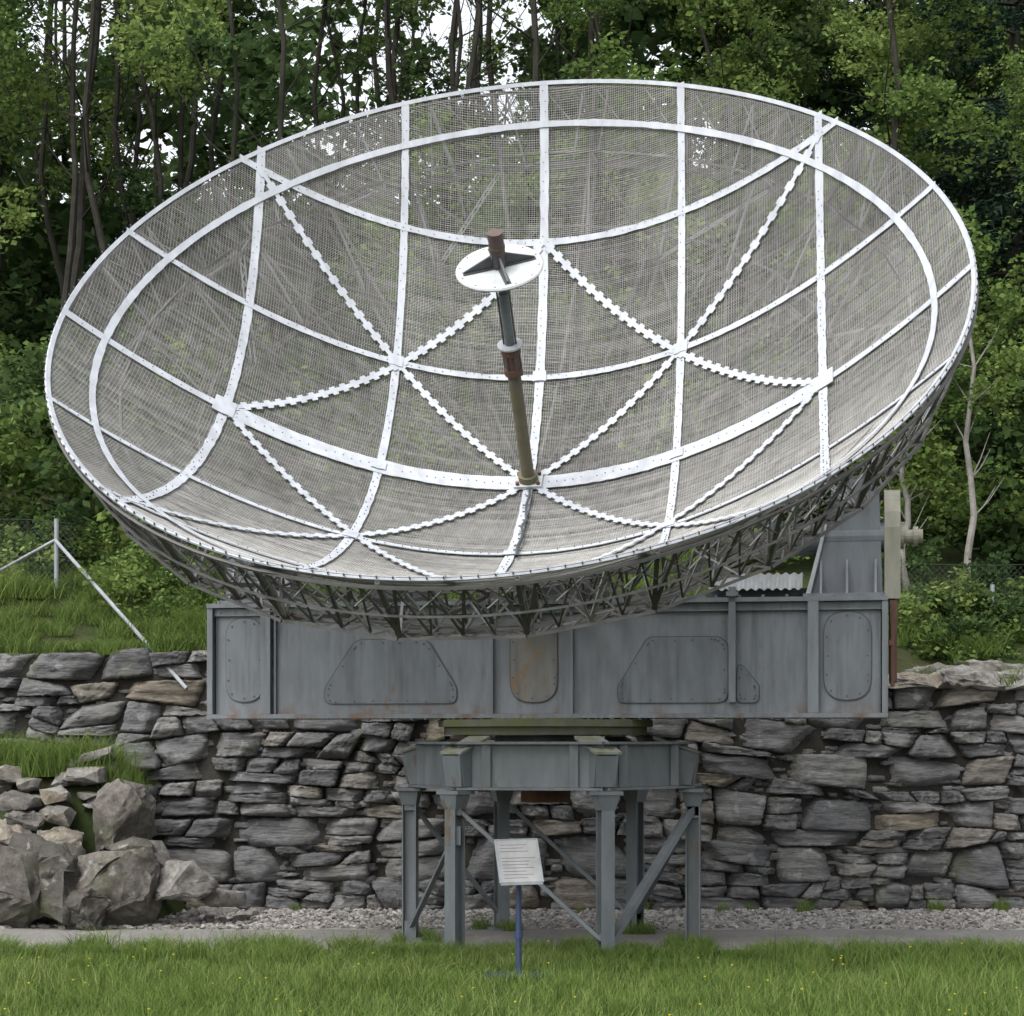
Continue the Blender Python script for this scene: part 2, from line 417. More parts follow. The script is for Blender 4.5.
for s in (-.44,.26): lbox(mb,s-.012,s+.012,.424,.475,2.03,2.9,0)
lbox(mb,1.61,1.67,.424,.50,2.12,3.10,0); lbox(mb,1.59,1.69,.43,.515,3.02,3.06,0)
lbox(mb,-2.40,-2.385,.424,.46,2.03,2.97,0)
def plate(pts,r,mi,th=.014,n=6,f=.422):
    q=rpoly([(a,b,0) for a,b in pts],r,n)
    cx=sum(p.x for p in q)/len(q); cz=sum(p.y for p in q)/len(q)
    mb.prism([L(p.x,f,p.y) for p in q],Fh*th,mi)
    big=[]
    for p in q:
        d=Vector((p.x-cx,p.y-cz,0)); big.append((cx+d.x*(1+.012/d.length),cz+d.y*(1+.012/d.length)))
    mb.prism([L(a,f-.001,b) for a,b in big],Fh*.006,3)
    m=len(q)
    for k in range(m):
        a=q[k];b=q[(k+1)%m];l=(b-a).length
        nn=max(1,int(l/.16)) if l>.1 else 1
        for j in range(nn):
            if l<.1 and k%3: continue
            p=a+(b-a)*(j/nn); d=Vector((p.x-cx,p.y-cz,0)); p=Vector((cx,cz,0))+d*(1-.03/d.length)
            mb.tube(L(p.x,f+th,p.y),L(p.x,f+th+.006,p.y),.009,n=6,mi=3)
plate([(-2.85,2.14),(-2.51,2.14),(-2.51,2.88),(-2.85,2.88)],.17,1)
plate([(2.41,2.14),(2.80,2.14),(2.80,2.88),(2.41,2.88)],.19,1)
plate([(-1.94,2.12),(-.76,2.12),(-.76,2.26),(-1.02,2.68),(-1.66,2.68),(-1.94,2.26)],.14,1)
plate([(.66,2.12),(1.60,2.12),(1.60,2.62),(1.52,2.68),(.92,2.68),(.66,2.26)],.10,1)
plate([(1.68,2.12),(1.86,2.12),(1.86,2.26),(1.68,2.5)],.05,1)
plate([(-.28,2.13),(.13,2.13),(.13,2.86),(-.28,2.86)],.19,2)
for k in range(30):
    s=-2.9+k*.2
    mb.tube(L(s,.48,3.01),L(s,.48,3.03),.014,n=6,mi=0)
for k in range(46):
    s=-2.9+k*.125; mb.tube(L(s,.452,2.93),L(s,.459,2.93),.011,n=6,mi=0)
    mb.tube(L(s,.48,1.975),L(s,.48,1.99),.012,n=6,mi=0)
for sg in (-1,1):
    def q(s,f,z): return L(sg*s-.03,f,z)
    poly=[q(2.30,.12,3.012),q(2.93,.12,3.012),q(2.90,.12,3.95),q(2.80,.12,4.06),q(2.62,.12,4.06),q(2.5,.12,3.95)]
    mb.prism(poly,Fh*-.42,0)
    mb.prism([q(2.26,.30,3.012),q(2.95,.30,3.012),q(2.95,.30,3.05),q(2.26,.30,3.05)],Fh*-.7,0)
    for ss in (2.4,2.62,2.86):
        mb.prism([q(ss,.12,3.05),q(ss,.28,3.05),q(ss,.12,3.35)],Sh*.02,0)
    mb.prism([q(2.28,.13,3.05),q(2.32,.13,3.05),q(2.52,.13,3.9),q(2.50,.13,3.9)],Fh*.03,6)
    mb.tube(q(2.2,0,3.55),q(2.96,0,3.55),.13,n=20,mi=0)
mb.tube(L(-3.1,0,3.55),L(3.24,0,3.55),.06,n=16,mi=4)
mb.tube(L(3.16,0,3.55),L(3.2,0,3.55),.085,n=16,mi=4)
for s in (-2.1,-.45,.45,2.1):
    mb.strut(L(s,0,3.55),Dw(s*.8,0,K*(s*.8)**2-.5),.12,mi=0)
hp=[L(2.915,.13,3.01),L(2.915,.13,3.60)]
for k in range(9):
    a=math.pi*k/8; hp.append(L(2.915,-.21+.34*math.cos(a),3.62+.36*math.sin(a)))
hp+= [L(2.915,-.55,3.60),L(2.915,-.55,3.01)]
mb.prism(hp,Sh*.135,4)
mb.tube(L(3.05,0,3.55),L(3.08,0,3.55),.11,n=20,mi=4)
for k in range(5): mb.tube(L(3.05,.09,3.1+.12*k),L(3.06,.09,3.1+.12*k),.012,n=6,mi=3)
lbox(mb,2.96,3.02,-.4,.2,2.3,2.99,5)
mb.strut(L(2.98,.3,2.25),L(2.98,.3,2.8),.03,mi=5); mb.strut(L(2.98,.42,2.62),L(2.9,.42,2.62),.05,mi=5)
lbox(mb,-2.0,2.1,-1.5,-.52,2.0,3.1,4)
nC=110; vs=[]
for k in range(nC+1):
    s=1.42+.80*k/nC; o_=.018*math.cos(2*math.pi*k/nC*11)
    for f,z in ((.16,3.10),(.02,3.245),(-1.0,3.30)): vs.append(L(s,f+o_*(.9 if z<3.2 else 0),z+o_*.5))
mb.add(vs,[(3*k+j,3*k+3+j,3*k+4+j,3*k+1+j) for k in range(nC) for j in range(2)],6)
lbox(mb,1.38,2.26,-.95,-.02,3.05,3.12,3)
for s in (1.45,1.8,2.15): mb.strut(L(s,-.1,3.01),L(s,-.1,3.1),.05,mi=3)
mb.tube(L(1.3,-.1,3.42),L(2.3,-.1,3.47),.06,n=14,mi=4)
lbox(mb,-1.6,-1.1,-.3,.1,3.012,3.25,3); lbox(mb,-.3,.5,-.3,.2,3.012,3.3,3)
for k,(s,dz) in enumerate(((-.32,.12),(-.14,.3),(-.1,.22))):
    mb.path([L(s+.03*math.sin(j*1.3+k),.53+.01*j,3.05-dz*j/5) for j in range(6)],[.01]*6,5,3)
mb.obj('yoke_beam',[M_beam,M_panel,M_panelr,M_dark,M_cream,M_rust,M_disc],radar)

# --- turntable + pedestal
mb=MB()
c0=Vector((CX-.04,CY,0))
def ringz(r,z0,z1,mi,n=64): mb.tube(c0+Vector((0,0,z0)),c0+Vector((0,0,z1)),r,n=n,mi=mi)
ringz(.95,1.915,1.975,1); ringz(.90,1.845,1.913,1); ringz(.62,1.976,1.989,1)
for k in range(48):
    t=2*math.pi*k/48; p=c0+Vector((.92*math.cos(t),.92*math.sin(t),0)); mb.tube(p+Vector((0,0,1.97)),p+Vector((0,0,1.988)),.012,n=6,mi=1)
ringz(.45,1.36,1.84,0,32); ringz(.22,1.25,1.37,2,24)
ang=[50,110,170,230,290,350]; RL=1.27
C=Vector((CX,CY,0))
corner=[C+Vector((RL*math.cos(R_(a)),RL*math.sin(R_(a)),0)) for a in ang]
Z=Vector((0,0,1))
for i in range(6):
    a=corner[i]-(corner[i]-C)*.03;b=corner[(i+1)%6]-(corner[(i+1)%6]-C)*.03; out=((a+b)/2-C).normalized()
    mb.strut(a+Z*1.585-out*.02,b+Z*1.585-out*.02,.02,.36,up=(0,0,1))
    mb.strut(a+Z*1.775,b+Z*1.775,.12,.022,up=(0,0,1)); mb.strut(a+Z*1.392,b+Z*1.392,.12,.022,up=(0,0,1))
    for t in (.2,.8):
        m=a.lerp(b,t); mb.strut(m+Z*1.405+out*.02,m+Z*1.765+out*.02,.02,.07)
for i in range(6):
    a=corner[i]; r=(a-C).normalized(); t=Vector((-r.y,r.x,0)); b_=a-r*.06
    mb.strut(C+r*.3+Z*1.62,a-r*.08+Z*1.62,.14,.28)
    mb.prism([b_+t*.125+r*.12+Z*1.70,b_+t*.10-r*.28+Z*1.835,b_+t*.10-r*.28+Z*1.81,b_+t*.125+r*.12+Z*1.68],t*-.24,3)
    for sg in (-1,1): mb.prism([b_+t*.10*sg+r*.11+Z*1.68,b_+t*.10*sg-r*.05+Z*1.74,b_+t*.10*sg-r*.05+Z*1.41,b_+t*.10*sg+r*.05+Z*1.41],t*-.02*sg,0)
    mb.prism([b_+t*.10+r*.10+Z*1.67,b_-t*.10+r*.10+Z*1.67,b_-t*.085+r*.06+Z*1.41,b_+t*.085+r*.06+Z*1.41],r*.012,0)
    mb.prism([a+t*.12+r*.10+Z*1.345,a-t*.12+r*.10+Z*1.345,a-t*.12-r*.12+Z*1.345,a+t*.12-r*.12+Z*1.345],Z*.03,0)
    mb.add([a+t*.095*x+r*.09*y+Z*1.343 for x,y in ((1,1),(-1,1),(-1,-1),(1,-1))]+[a+t*.065*x+r*.066*y+Z*1.22 for x,y in ((1,1),(-1,1),(-1,-1),(1,-1))],[(0,1,5,4),(1,2,6,5),(2,3,7,6),(3,0,4,7),(4,5,6,7)],0)
    for sg in (-1,1): mb.strut(a+r*.058*sg+Z*.02,a+r*.058*sg+Z*1.22,.115,.012,up=tuple(r))
    mb.strut(a+Z*.02,a+Z*1.22,.012,.104,up=tuple(r))
    mb.prism([a+t*.13+r*.13+Z*.0,a-t*.13+r*.13,a-t*.13-r*.13,a+t*.13-r*.13],Z*.03,0)
    mb.prism([a+t*.22+r*.22-Z*.05,a-t*.22+r*.22-Z*.05,a-t*.22-r*.22-Z*.05,a+t*.22-r*.22-Z*.05],Z*.045,4)
def brace(i,j,r=.03,z0=1.25,z1=.12,mi=0):
    mb.strut(corner[i]+Z*z0,corner[j]+Z*z1,r*2,r*1.2,mi=mi)
    for c,z in ((i,z0),(j,z1)):
        mb.strut(corner[c]+Z*(z-.08),corner[c]+Z*(z+.08),.10,.10,mi=mi)
brace(3,4,.026); brace(1,0,.026); brace(2,1,.022); brace(5,4,.04,1.22,.06); brace(2,3,.022,.1,1.0); brace(0,5,.026,.15,1.2)
mb.obj('pedestal',[M_leg,M_moss,M_rust,paint('mossy_shoe',(.19,.205,.195),.2,moss=(.13,.135,.08),rough=.9),M_path],radar)

# ------------------------------------------------------------ info sign
mb=MB()
sx,sy=.05,14.95
mb.tube((sx,sy,0),(sx,sy,.80),.022,n=12,mi=0)
for a in range(3): mb.strut((sx-.25,sy-.15+.12*a,.03),(sx+.25,sy-.15+.12*a,.03),.02,mi=0)
mb.strut((sx-.25,sy-.15,.03),(sx-.25,sy+.1,.03),.02); mb.strut((sx+.25,sy-.15,.03),(sx+.25,sy+.1,.03),.02)
mb.tube((sx,sy,.3),(sx+.0,sy,.36),.032,n=12)
ex=Vector((.98,.16,.02)).normalized(); ey=Vector((.16,.62,.76)); ey=(ey-ex*ey.dot(ex)).normalized(); ez=ex.cross(ey)
cc=Vector((sx+.0,sy-.04,.87))
def sp(a,b,c=0): return cc+ex*a+ey*b+ez*c
mb.prism([Vector(p) for p in rpoly([sp(-.155,-.18),sp(.155,-.18),sp(.155,.20),sp(-.155,.20)],.02)],ez*.02,1)
for s_ in ((-.16,-.185,.16,-.185),(.16,-.185,.16,.205),(.16,.205,-.16,.205),(-.16,.205,-.16,-.185)):
    mb.strut(sp(s_[0],s_[1],.014),sp(s_[2],s_[3],.014),.012,.024,mi=3)
for k in range(11):
    y=.16-.03*k; x1=random.uniform(.02,.13)
    if k in(3,): continue
    mb.strut(sp(-.13,y,.021),sp(x1,y,.021),.005,.003,mi=2,up=tuple(ez))
mb.strut(sp(0,-.1,-.03),(sx,sy,.76),.05,mi=0)
mb.obj('information_sign',[M_blue,M_sign,M_ink,M_galv])

# ------------------------------------------------------------ terrain
def sstep(a,b,x):
    t=min(1,max(0,(x-a)/(b-a))); return t*t*(3-2*t)
def ztop(x): return 2.74-.36*sstep(1.5,4.0,x)+.05*noise.noise((x*.5,3,1))
def height(x,y):
    if y<21.12: return 0.0
    z=ztop(x)-.04
    d=y-21.15
    z+=.62*min(d,1.0)+.20*max(0,min(d-1.0,3.5))+.42*max(0,min(d-4.5,27))+.28*max(0,min(d-31.5,45))
    z+=(.12*min(d,2))*noise.noise((x*.7,y*.7,0))+min(1.2,d*.08)*noise.noise((x*.15,y*.15,4))
    return z
xs=sorted(set([round(-200+i*20,3) for i in range(9)]+[round(-30+i*.5,3) for i in range(121)]+[round(50+i*20,3) for i in range(9)]))
ys=[-60,-30,-10,0,5,8,10,12,14,16,18,19,20,21,21.10,21.13]+[21.3+.3*i for i in range(20)]+[27.5+.8*i for i in range(30)]+[53+3*i for i in range(15)]+[110,160,260,500]
vs=[]
for y in ys:
    for x in xs: vs.append((x,y,height(x,y)))
nx=len(xs)
fs=[(j*nx+i,j*nx+i+1,(j+1)*nx+i+1,(j+1)*nx+i) for j in range(len(ys)-1) for i in range(nx-1)]
mb=MB(); mb.add(vs,fs); g=mb.obj('ground',[M_ground],recalc=False)
def sheet(name,x0,x1,y0f,y1f,z,mat,n=160):
    vs=[]
    for i in range(n+1):
        x=x0+(x1-x0)*i/n; vs+= [(x,y0f(x),z),(x,y1f(x),z)]
    m=MB(); m.add(vs,[(2*i,2*i+2,2*i+3,2*i+1) for i in range(n)]); return m.obj(name,[mat],recalc=False)
sheet('gravel_bed',-30,30,lambda x:17.2+.1*noise.noise((x*2,0,0)),lambda x:21.11,.004,M_gravelbed)
sheet('path',-30,30,lambda x:16.9+.15*noise.noise((x*1.3,0,0)),lambda x:18.75+.1*noise.noise((x*1.5,5,0)),.010,M_path)

# ------------------------------------------------------------ dry stone wall
V=[];Q=[];cnt=0
def grid(gu,gv):
    uu,vv=np.meshgrid(np.linspace(-1,1,gu),np.linspace(-1,1,gv)); uu=uu.ravel();vv=vv.ravel()
    kk=(np.arange(gv-1)[:,None]*gu+np.arange(gu-1)[None,:]).ravel()
    return uu,vv,np.stack([kk,kk+1,kk+gu+1,kk+gu],1)
GB=grid(21,13); GS=grid(7,5)
def stone(c00,c10,c11,c01,depth=None,G=GB):
    global cnt
    uu,vv,qq=G
    a=random.uniform(.0,.14)
    u=uu*np.sqrt(1-a*vv**2/2); v=vv*np.sqrt(1-a*uu**2/2)
    for su in (-1,1):
        for sv in (-1,1):
            c=random.choice([.03,.06,.1,.18,.35])
            e=np.maximum(0,su*u+sv*v-(2-c)); k=random.uniform(.3,.7)
            u=u-e*k*su; v=v-e*(1-k)*sv
    s=(u+1)/2;t=(v+1)/2
    c00,c10,c11,c01=map(np.array,(c00,c10,c11,c01))
    p=((1-s)*(1-t))[:,None]*c00+(s*(1-t))[:,None]*c10+(s*t)[:,None]*c11+((1-s)*t)[:,None]*c01
    W=abs(c10[0]-c00[0]); H=abs(c01[1]-c00[1])
    dd=depth or random.uniform(.16,.24)
    tx,tz=random.uniform(-.12,.12),random.uniform(-.2,.06)
    d=dd+tx*(u*W)+tz*(v*H)
    for k in range(7):
        th=rng.uniform(0,6.28); off=rng.uniform(.35,.9); sl=rng.uniform(.1,.6)
        dist=(u*W*math.cos(th)+v*H*math.sin(th))-off*(abs(math.cos(th))*W+abs(math.sin(th))*H)*.8
        d=np.minimum(d,dd+.03-sl*np.maximum(0,dist+.05)*1.4)
    ph=rng.uniform(0,6); fr=rng.uniform(25,60)
    d=d+.007*np.sign(np.sin(p[:,1]*fr+ph+p[:,0]*2))*min(1,H/.12)
    d=d+rng.normal(0,.005,len(u))
    edge=np.maximum(np.abs(uu),np.abs(vv))
    d=np.where(edge>.995,-.02,np.where(edge>.84,d-.014,d))
    jit=rng.normal(0,.004,(len(u),2))
    x=p[:,0]+jit[:,0]; z=np.maximum(p[:,1]+jit[:,1],-.03)
    y=21.10+.03*z-d
    V.append(np.stack([x,y,z],1)); Q.append(qq+cnt); cnt+=len(u)
XW0,XW1=-12,12
rows=[0]
while rows[-1]<.95:
    rows.append(rows[-1]+random.choice([.07,.085,.10,.115,.135,.155])*random.uniform(.9,1.1))
rows[-1]=1.0
def zb(k,x):
    w=.065*noise.noise((x*.8,k*3.7,0))+.035*noise.noise((x*2.2,k*5.1,2)) if 0<k<len(rows)-1 else 0
    return (rows[k]+w)*ztop(x)
g=-.006
def cell(x0,x1,xa,xb,za0,za1,zb0,zb1,lv=0):
    W=x1-x0; H=(zb0-za0+zb1-za1)/2
    if H<.03: return
    r=random.random()
    if H>.19 and r<.50 and lv<2:
        f=random.uniform(.3,.7); f2=f+random.uniform(-.26,.26)
        m0=za0+(zb0-za0)*f;m1=za1+(zb1-za1)*min(.85,max(.15,f2))
        ma=x0+(xa-x0)*f; mb_=x1+(xb-x1)*f
        cell(x0,x1,ma,mb_,za0,za1,m0-g,m1-g,lv+1); cell(ma,mb_,xa,xb,m0+g,m1+g,zb0,zb1,lv+1); return
    if W>2.8*H and W>.5 and r<.6 and lv<3:
        f=random.uniform(.3,.7); f2=f+random.uniform(-.18,.18)
        mx=x0+W*f; mxt=xa+(xb-xa)*f2
        zm=za0+(za1-za0)*f; zt=zb0+(zb1-zb0)*f2
        cell(x0,mx-g,xa,mxt-g,za0,zm,zb0,zt,lv+1); cell(mx+g,x1,mxt+g,xb,zm,za1,zt,zb1,lv+1); return
    stone((x0,za0),(x1,za1),(xb,zb1),(xa,zb0))
for k in range(len(rows)-1):
    x=XW0+random.uniform(0,.3)
    prev=0
    while x<XW1:
        w=random.uniform(.32,1.0)
        nxt=random.uniform(-.10,.10)
        x0,x1=x+g,x+w-g
        za0,za1,zb0,zb1=zb(k,x0)+g,zb(k,x1)+g,zb(k+1,x0)-g,zb(k+1,x1)-g
        if k==len(rows)-2:
            e=random.uniform(-.05,.04); zb0+=e;zb1+=e+random.uniform(-.03,.03)
        cell(x0+prev,x1+nxt,x0-prev,x1-nxt,za0,za1,zb0,zb1)
        prev=nxt; x+=w
for _ in range(2600):
    x=random.uniform(XW0,XW1); zt=ztop(x)-.06; z=random.uniform(.02,zt); w=random.uniform(.05,.16);h=random.uniform(.025,.06)
    stone((x-w,z-h),(x+w,z-h+random.uniform(-.02,.02)),(x+w*.9,z+h),(x-w,z+h),random.uniform(.06,.12),GS)
me=npmesh('dry_stone_wall',np.concatenate(V),np.concatenate(Q),M_wall); wall=link('dry_stone_wall',me)
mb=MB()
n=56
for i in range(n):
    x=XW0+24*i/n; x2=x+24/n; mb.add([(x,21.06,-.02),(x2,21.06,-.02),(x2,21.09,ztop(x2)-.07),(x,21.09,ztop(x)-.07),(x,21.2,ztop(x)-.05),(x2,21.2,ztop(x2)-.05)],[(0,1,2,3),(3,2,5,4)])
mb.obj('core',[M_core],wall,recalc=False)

# ------------------------------------------------------------ rocks
def hullrock(mb,c,size,mi=0,n=18,rot=True,sub=True,rough=1.0,tilt=.3):
    bm=bmesh.new()
    for _ in range(n):
        p=Vector((random.gauss(0,1),random.gauss(0,1),random.gauss(0,1))).normalized()
        p=Vector([max(-.72,min(.72,q))/.72 for q in p])*random.uniform(.85,1)
        bm.verts.new((p.x*size[0],p.y*size[1],p.z*size[2]))
    r=bmesh.ops.convex_hull(bm,input=bm.verts)
    ex=[e for e in r['geom_interior'] if isinstance(e,bmesh.types.BMVert)]
    bmesh.ops.delete(bm,geom=ex,context='VERTS')
    if sub:
        bmesh.ops.triangulate(bm,faces=bm.faces)
        big=max(size)
        bmesh.ops.subdivide_edges(bm,edges=bm.edges[:],cuts=3 if big>.25 else 1,use_grid_fill=True)
        bm.normal_update()
        o=Vector((random.uniform(0,50),)*3)
        if big>.25:
            for v in bm.verts:
                q=v.co/big
                dsp=noise.noise(q*2.2+o)*.12+noise.noise(q*5+o)*.08+abs(noise.noise(q*9+o))*-.07
                v.co=v.co+v.normal*dsp*big*rough
            bmesh.ops.subdivide_edges(bm,edges=bm.edges[:],cuts=1,use_grid_fill=True)
            bm.normal_update()
            for v in bm.verts: v.co=v.co+v.normal*(noise.noise(v.co/big*14+o)*.03+noise.noise(v.co/big*6+o)*.04)*big
        else:
            for v in bm.verts: v.co=v.co+v.normal*noise.noise(v.co/big*3+o)*.12*big
    bm.verts.ensure_lookup_table(); bm.verts.index_update()
    e=Matrix.Rotation(random.uniform(-tilt,tilt),3,'X')@Matrix.Rotation(random.uniform(-tilt,tilt),3,'Y')
    if rot: e=e@Matrix.Rotation(random.uniform(0,6.28),3,'Z')
    mb.add([e@v.co+Vector(c) for v in bm.verts],[tuple(v.index for v in f.verts) for f in bm.faces],mi); bm.free()
mb=MB()
def px(x,y,Y): return Vector(((x-512)/1984*Y,Y,1.8+(740-y)*Y/1984))
def mound(x,y):
    k=1-sstep(-4.2,-3.3,x)
    return 1.55*k*sstep(19.2,20.3,y)
vs=[];nxm,nym=40,16
for j in range(nym+1):
    for i in range(nxm+1):
        x=-14+11.2*i/nxm; y=19.1+1.85*j/nym
        vs.append((x,y,mound(x,y)-.12+.08*noise.noise((x*2,y*2,1))))
mb.add(vs,[(j*(nxm+1)+i,j*(nxm+1)+i+1,(j+1)*(nxm+1)+i+1,(j+1)*(nxm+1)+i) for j in range(nym) for i in range(nxm)],2)
big=[(120,815,19.4,.33,.32,.33,1),(180,880,19.2,.42,.3,.2,0),(222,897,19.4,.2,.2,.10,0),(150,862,19.3,.18,.2,.2,0),
 (45,880,19.15,.55,.35,.44,1),(118,885,19.1,.42,.3,.42,1),(10,890,19.0,.45,.3,.45,1),(80,905,18.95,.45,.22,.24,1),(-60,870,19.2,.5,.35,.6,1),(-150,880,19.2,.6,.35,.5,1),(-240,890,19.2,.5,.35,.4,1),
 (60,840,19.35,.34,.22,.10,0),(15,832,19.4,.3,.22,.10,0),(86,776,20.0,.22,.2,.10,0),(55,795,19.8,.2,.15,.08,0),(20,802,19.7,.25,.2,.08,0),(8,776,20.0,.2,.16,.1,0),(60,815,19.6,.25,.16,.08,0),(25,820,19.5,.26,.16,.07,0),(95,757,20.2,.2,.15,.07,0),(30,785,20,.15,.1,.07,0),(132,855,19.15,.22,.2,.18,1)]
for x,y,Y,a,b,c,mi in big: hullrock(mb,px(x,y,Y),(a,b,c),mi,22)
for _ in range(200):
    x=random.uniform(-9,-3.5);y=random.uniform(19.2,20.5); s=random.uniform(.05,.14)
    hullrock(mb,(x,y,mound(x,y)+.0),(s*1.5,s,s*.6),0,12)
for _ in range(26):
    x=random.uniform(-3.4,-2.5);y=random.uniform(19.3,20.7); s=random.uniform(.04,.11)
    hullrock(mb,(x,y,s*.3),(s*1.3,s,s*.7),0,12)
mb.obj('rock_pile',[M_rock,M_cliff,M_ground],recalc=False,smooth=True)
mb=MB()
for x,z,Y,a,b,c in ((4.25,2.40,21.15,.42,.3,.10),(4.85,2.44,21.15,.5,.34,.13),(5.5,2.42,21.15,.5,.3,.13),(4.6,2.52,21.5,.5,.25,.10),(5.2,2.56,21.5,.4,.25,.11),(6.2,2.44,21.2,.5,.3,.13),(6.9,2.44,21.2,.4,.3,.13)):
    hullrock(mb,(x,Y,z),(a,b,c),0,20,rot=False,tilt=.1)
mb.obj('rock_outcrop',[M_rock],recalc=False,smooth=True)
def pebpatch():
    m=MB()
    for _ in range(380):
        s=random.uniform(.012,.035)
        hullrock(m,(random.uniform(-.5,.5),random.uniform(-.5,.5),s*.3),(s*1.2,s,s*.7),0,8,sub=False)
    me=bpy.data.meshes.new('pebbles'); me.from_pydata(m.v,[],m.f); me.materials.append(M_pebble); return me
pp=[pebpatch() for _ in range(2)]
gr=empty('gravel')
for i in range(-9,10):
    for j in range(2):
        o=link('pebbles',random.choice(pp),gr); o.location=(i+.2,19.35+j*1.0,.006); o.rotation_euler[2]=random.choice([0,1,2,3])*math.pi/2
        if j==0: o.scale=(1,1.1,1)

# ------------------------------------------------------------ grass
def grasspatch(name,n,size,hmin,hmax,w,lean=.5,mat=None):
    bx=rng.uniform(-size/2,size/2,n);by=rng.uniform(-size/2,size/2,n)
    h=rng.uniform(hmin,hmax,n)*(.75+.5*rng.random(n)); th=rng.uniform(0,6.283,n); ln=rng.uniform(.05,lean,n)*h
    fa=rng.uniform(0,6.283,n); sx,sy=np.cos(fa)*w/2,np.sin(fa)*w/2
    lx,ly=np.cos(th)*ln,np.sin(th)*ln
    z0=np.zeros(n)-.01
    def st(x,y,z): return np.stack([x,y,z],1)
    v=np.stack([st(bx-sx,by-sy,z0),st(bx+sx,by+sy,z0),
        st(bx+lx*.35+sx*.8,by+ly*.35+sy*.8,h*.6),st(bx+lx*.35-sx*.8,by+ly*.35-sy*.8,h*.6),
        st(bx+lx+sx*.1,by+ly+sy*.1,h),st(bx+lx-sx*.1,by+ly-sy*.1,h)],1).reshape(-1,3)
    b=np.arange(n)[:,None]*6
    q=np.concatenate([b+np.array([[0,1,2,3]]),b+np.array([[3,2,4,5]])])
    return npmesh(name,v,q,mat or M_grass)
gp=[grasspatch('grass_patch',1500,1.05,.04,.13,.006,.9) for _ in range(3)]+[grasspatch('grass_patch',1200,1.05,.07,.24,.006,.9) for _ in range(2)]
gt=grasspatch('grass_tuft',260,.35,.12,.36,.008,.9)
gw=grasspatch('grass_tall',90,.6,.18,.38,.005,.8)
lawn=empty('grass')
for i in range(-10,11):
    for j in range(0,8):
        y=9.75+j*.9; x=i*.95
        if abs(x)>y*.26+2.5: continue
        o=link('grass_patch',gp[random.choice([0,1,2,3,4,0,1])],lawn); o.location=(x+random.uniform(-.1,.1),y,0)
        o.rotation_euler[2]=random.choice([0,1,2,3])*math.pi/2; o.scale[2]=random.uniform(.65,1.25)*(1 if j<6 else .75)
for _ in range(190):
    o=link('grass_tuft',gt,lawn); x=random.uniform(-6,6); o.location=(x,random.uniform(16.1,16.95),0); s=random.uniform(.3,.7)*(1.0 if x<-1 else .75); o.scale=(s*1.3,s*1.3,s*.8); o.rotation_euler[2]=random.uniform(0,6)
for _ in range(120):
    o=link('grass_tall',gw,lawn); x=random.uniform(-6,6); o.location=(x,random.uniform(10.5,16.3),0); s=random.uniform(.5,1.0); o.scale=(s,s,s*.8); o.rotation_euler[2]=random.uniform(0,6)
for _ in range(70):
    o=link('grass_tuft',gt,lawn); x=random.uniform(-6,6); o.location=(x,random.uniform(11,16),0); s=random.uniform(.3,.7); o.scale=(s,s,s*.9); o.rotation_euler[2]=random.uniform(0,6)
for c in corner:
    for _ in range(4):
        o=link('grass_tuft',gt,lawn); o.location=(c.x+random.uniform(-.25,.25),c.y+random.uniform(-.3,.1),0); s=random.uniform(.25,.45); o.scale=(s,s,s)
for _ in range(760):
    x=random.uniform(-9,9); y=21.15+random.random()**1.5*3.2
    if 3.9<x<7.2 and y<21.75 and random.random()<.8: continue
    o=link('grass_tuft',gt,lawn); o.location=(x,y,height(x,max(y,21.2))-.02); s=random.uniform(.6,1.2); o.scale=(s,s,s*random.uniform(.4,.95)); o.rotation_euler[2]=random.uniform(0,6)
for _ in range(110):
    x=random.uniform(-7,-3.9); y=random.uniform(20.1,20.8)
    o=link('grass_tuft',gt,lawn); o.location=(x,y,mound(x,y)-.08); s=random.uniform(.5,1.15); o.scale=(s,s,s); o.rotation_euler[2]=random.uniform(0,6)
for _ in range(30):
    x=random.uniform(-9,9)
    o=link('grass_tuft',gt,lawn); o.location=(x,random.uniform(20.6,20.9),0); s=random.uniform(.2,.45); o.scale=(s,s,s)
mb=MB()
for _ in range(60):
    x=random.uniform(-4,4);y=random.uniform(11.5,16); h=random.uniform(.10,.2)
    mb.strut((x,y,0),(x,y,h),.003,mi=1); mb.tube((x,y,h),(x,y,h+.008),.005,.010,n=6,mi=0)
mb.obj('buttercup_flowers',[M_flower,M_grass])

# ------------------------------------------------------------ foliage
def clump(name,n,rad,leaf,mat,flat=.7,needle=False,nc=12):
    d=rng.normal(size=(n,3)); d/=np.linalg.norm(d,axis=1)[:,None]
    cd=rng.normal(size=(nc,3)); cd/=np.linalg.norm(cd,axis=1)[:,None]; cr=rad*rng.uniform(.25,.9,nc)
    cc=cd*cr[:,None]; k=rng.integers(0,nc,n)
    p=cc[k]+d*(rad*.33*rng.random(n)**.6)[:,None]
    p[:,2]*=flat
    L=leaf*rng.uniform(.6,1.3,n)
    a=rng.normal(size=(n,3)); a[:,2]=a[:,2]*.5-.3; a/=np.linalg.norm(a,axis=1)[:,None]
    nrm=rng.normal(size=(n,3))*.7; nrm[:,2]+=.9; nrm[:,1]-=.3
    b=np.cross(nrm,a); b/=np.linalg.norm(b,axis=1)[:,None]+1e-6
    wd=(.12 if needle else .38)
    v=np.stack([p-a*L[:,None]/2,p+b*(L*wd)[:,None]-a*(L*.05)[:,None],p+a*L[:,None]/2,p-b*(L*wd)[:,None]-a*(L*.05)[:,None]],1).reshape(-1,3)
    q=np.arange(n*4).reshape(-1,4)
    return npmesh(name,v,q,mat)
CL=[clump('leaf_clump',470,1.0,.108,M_leaf,nc=16) for _ in range(5)]
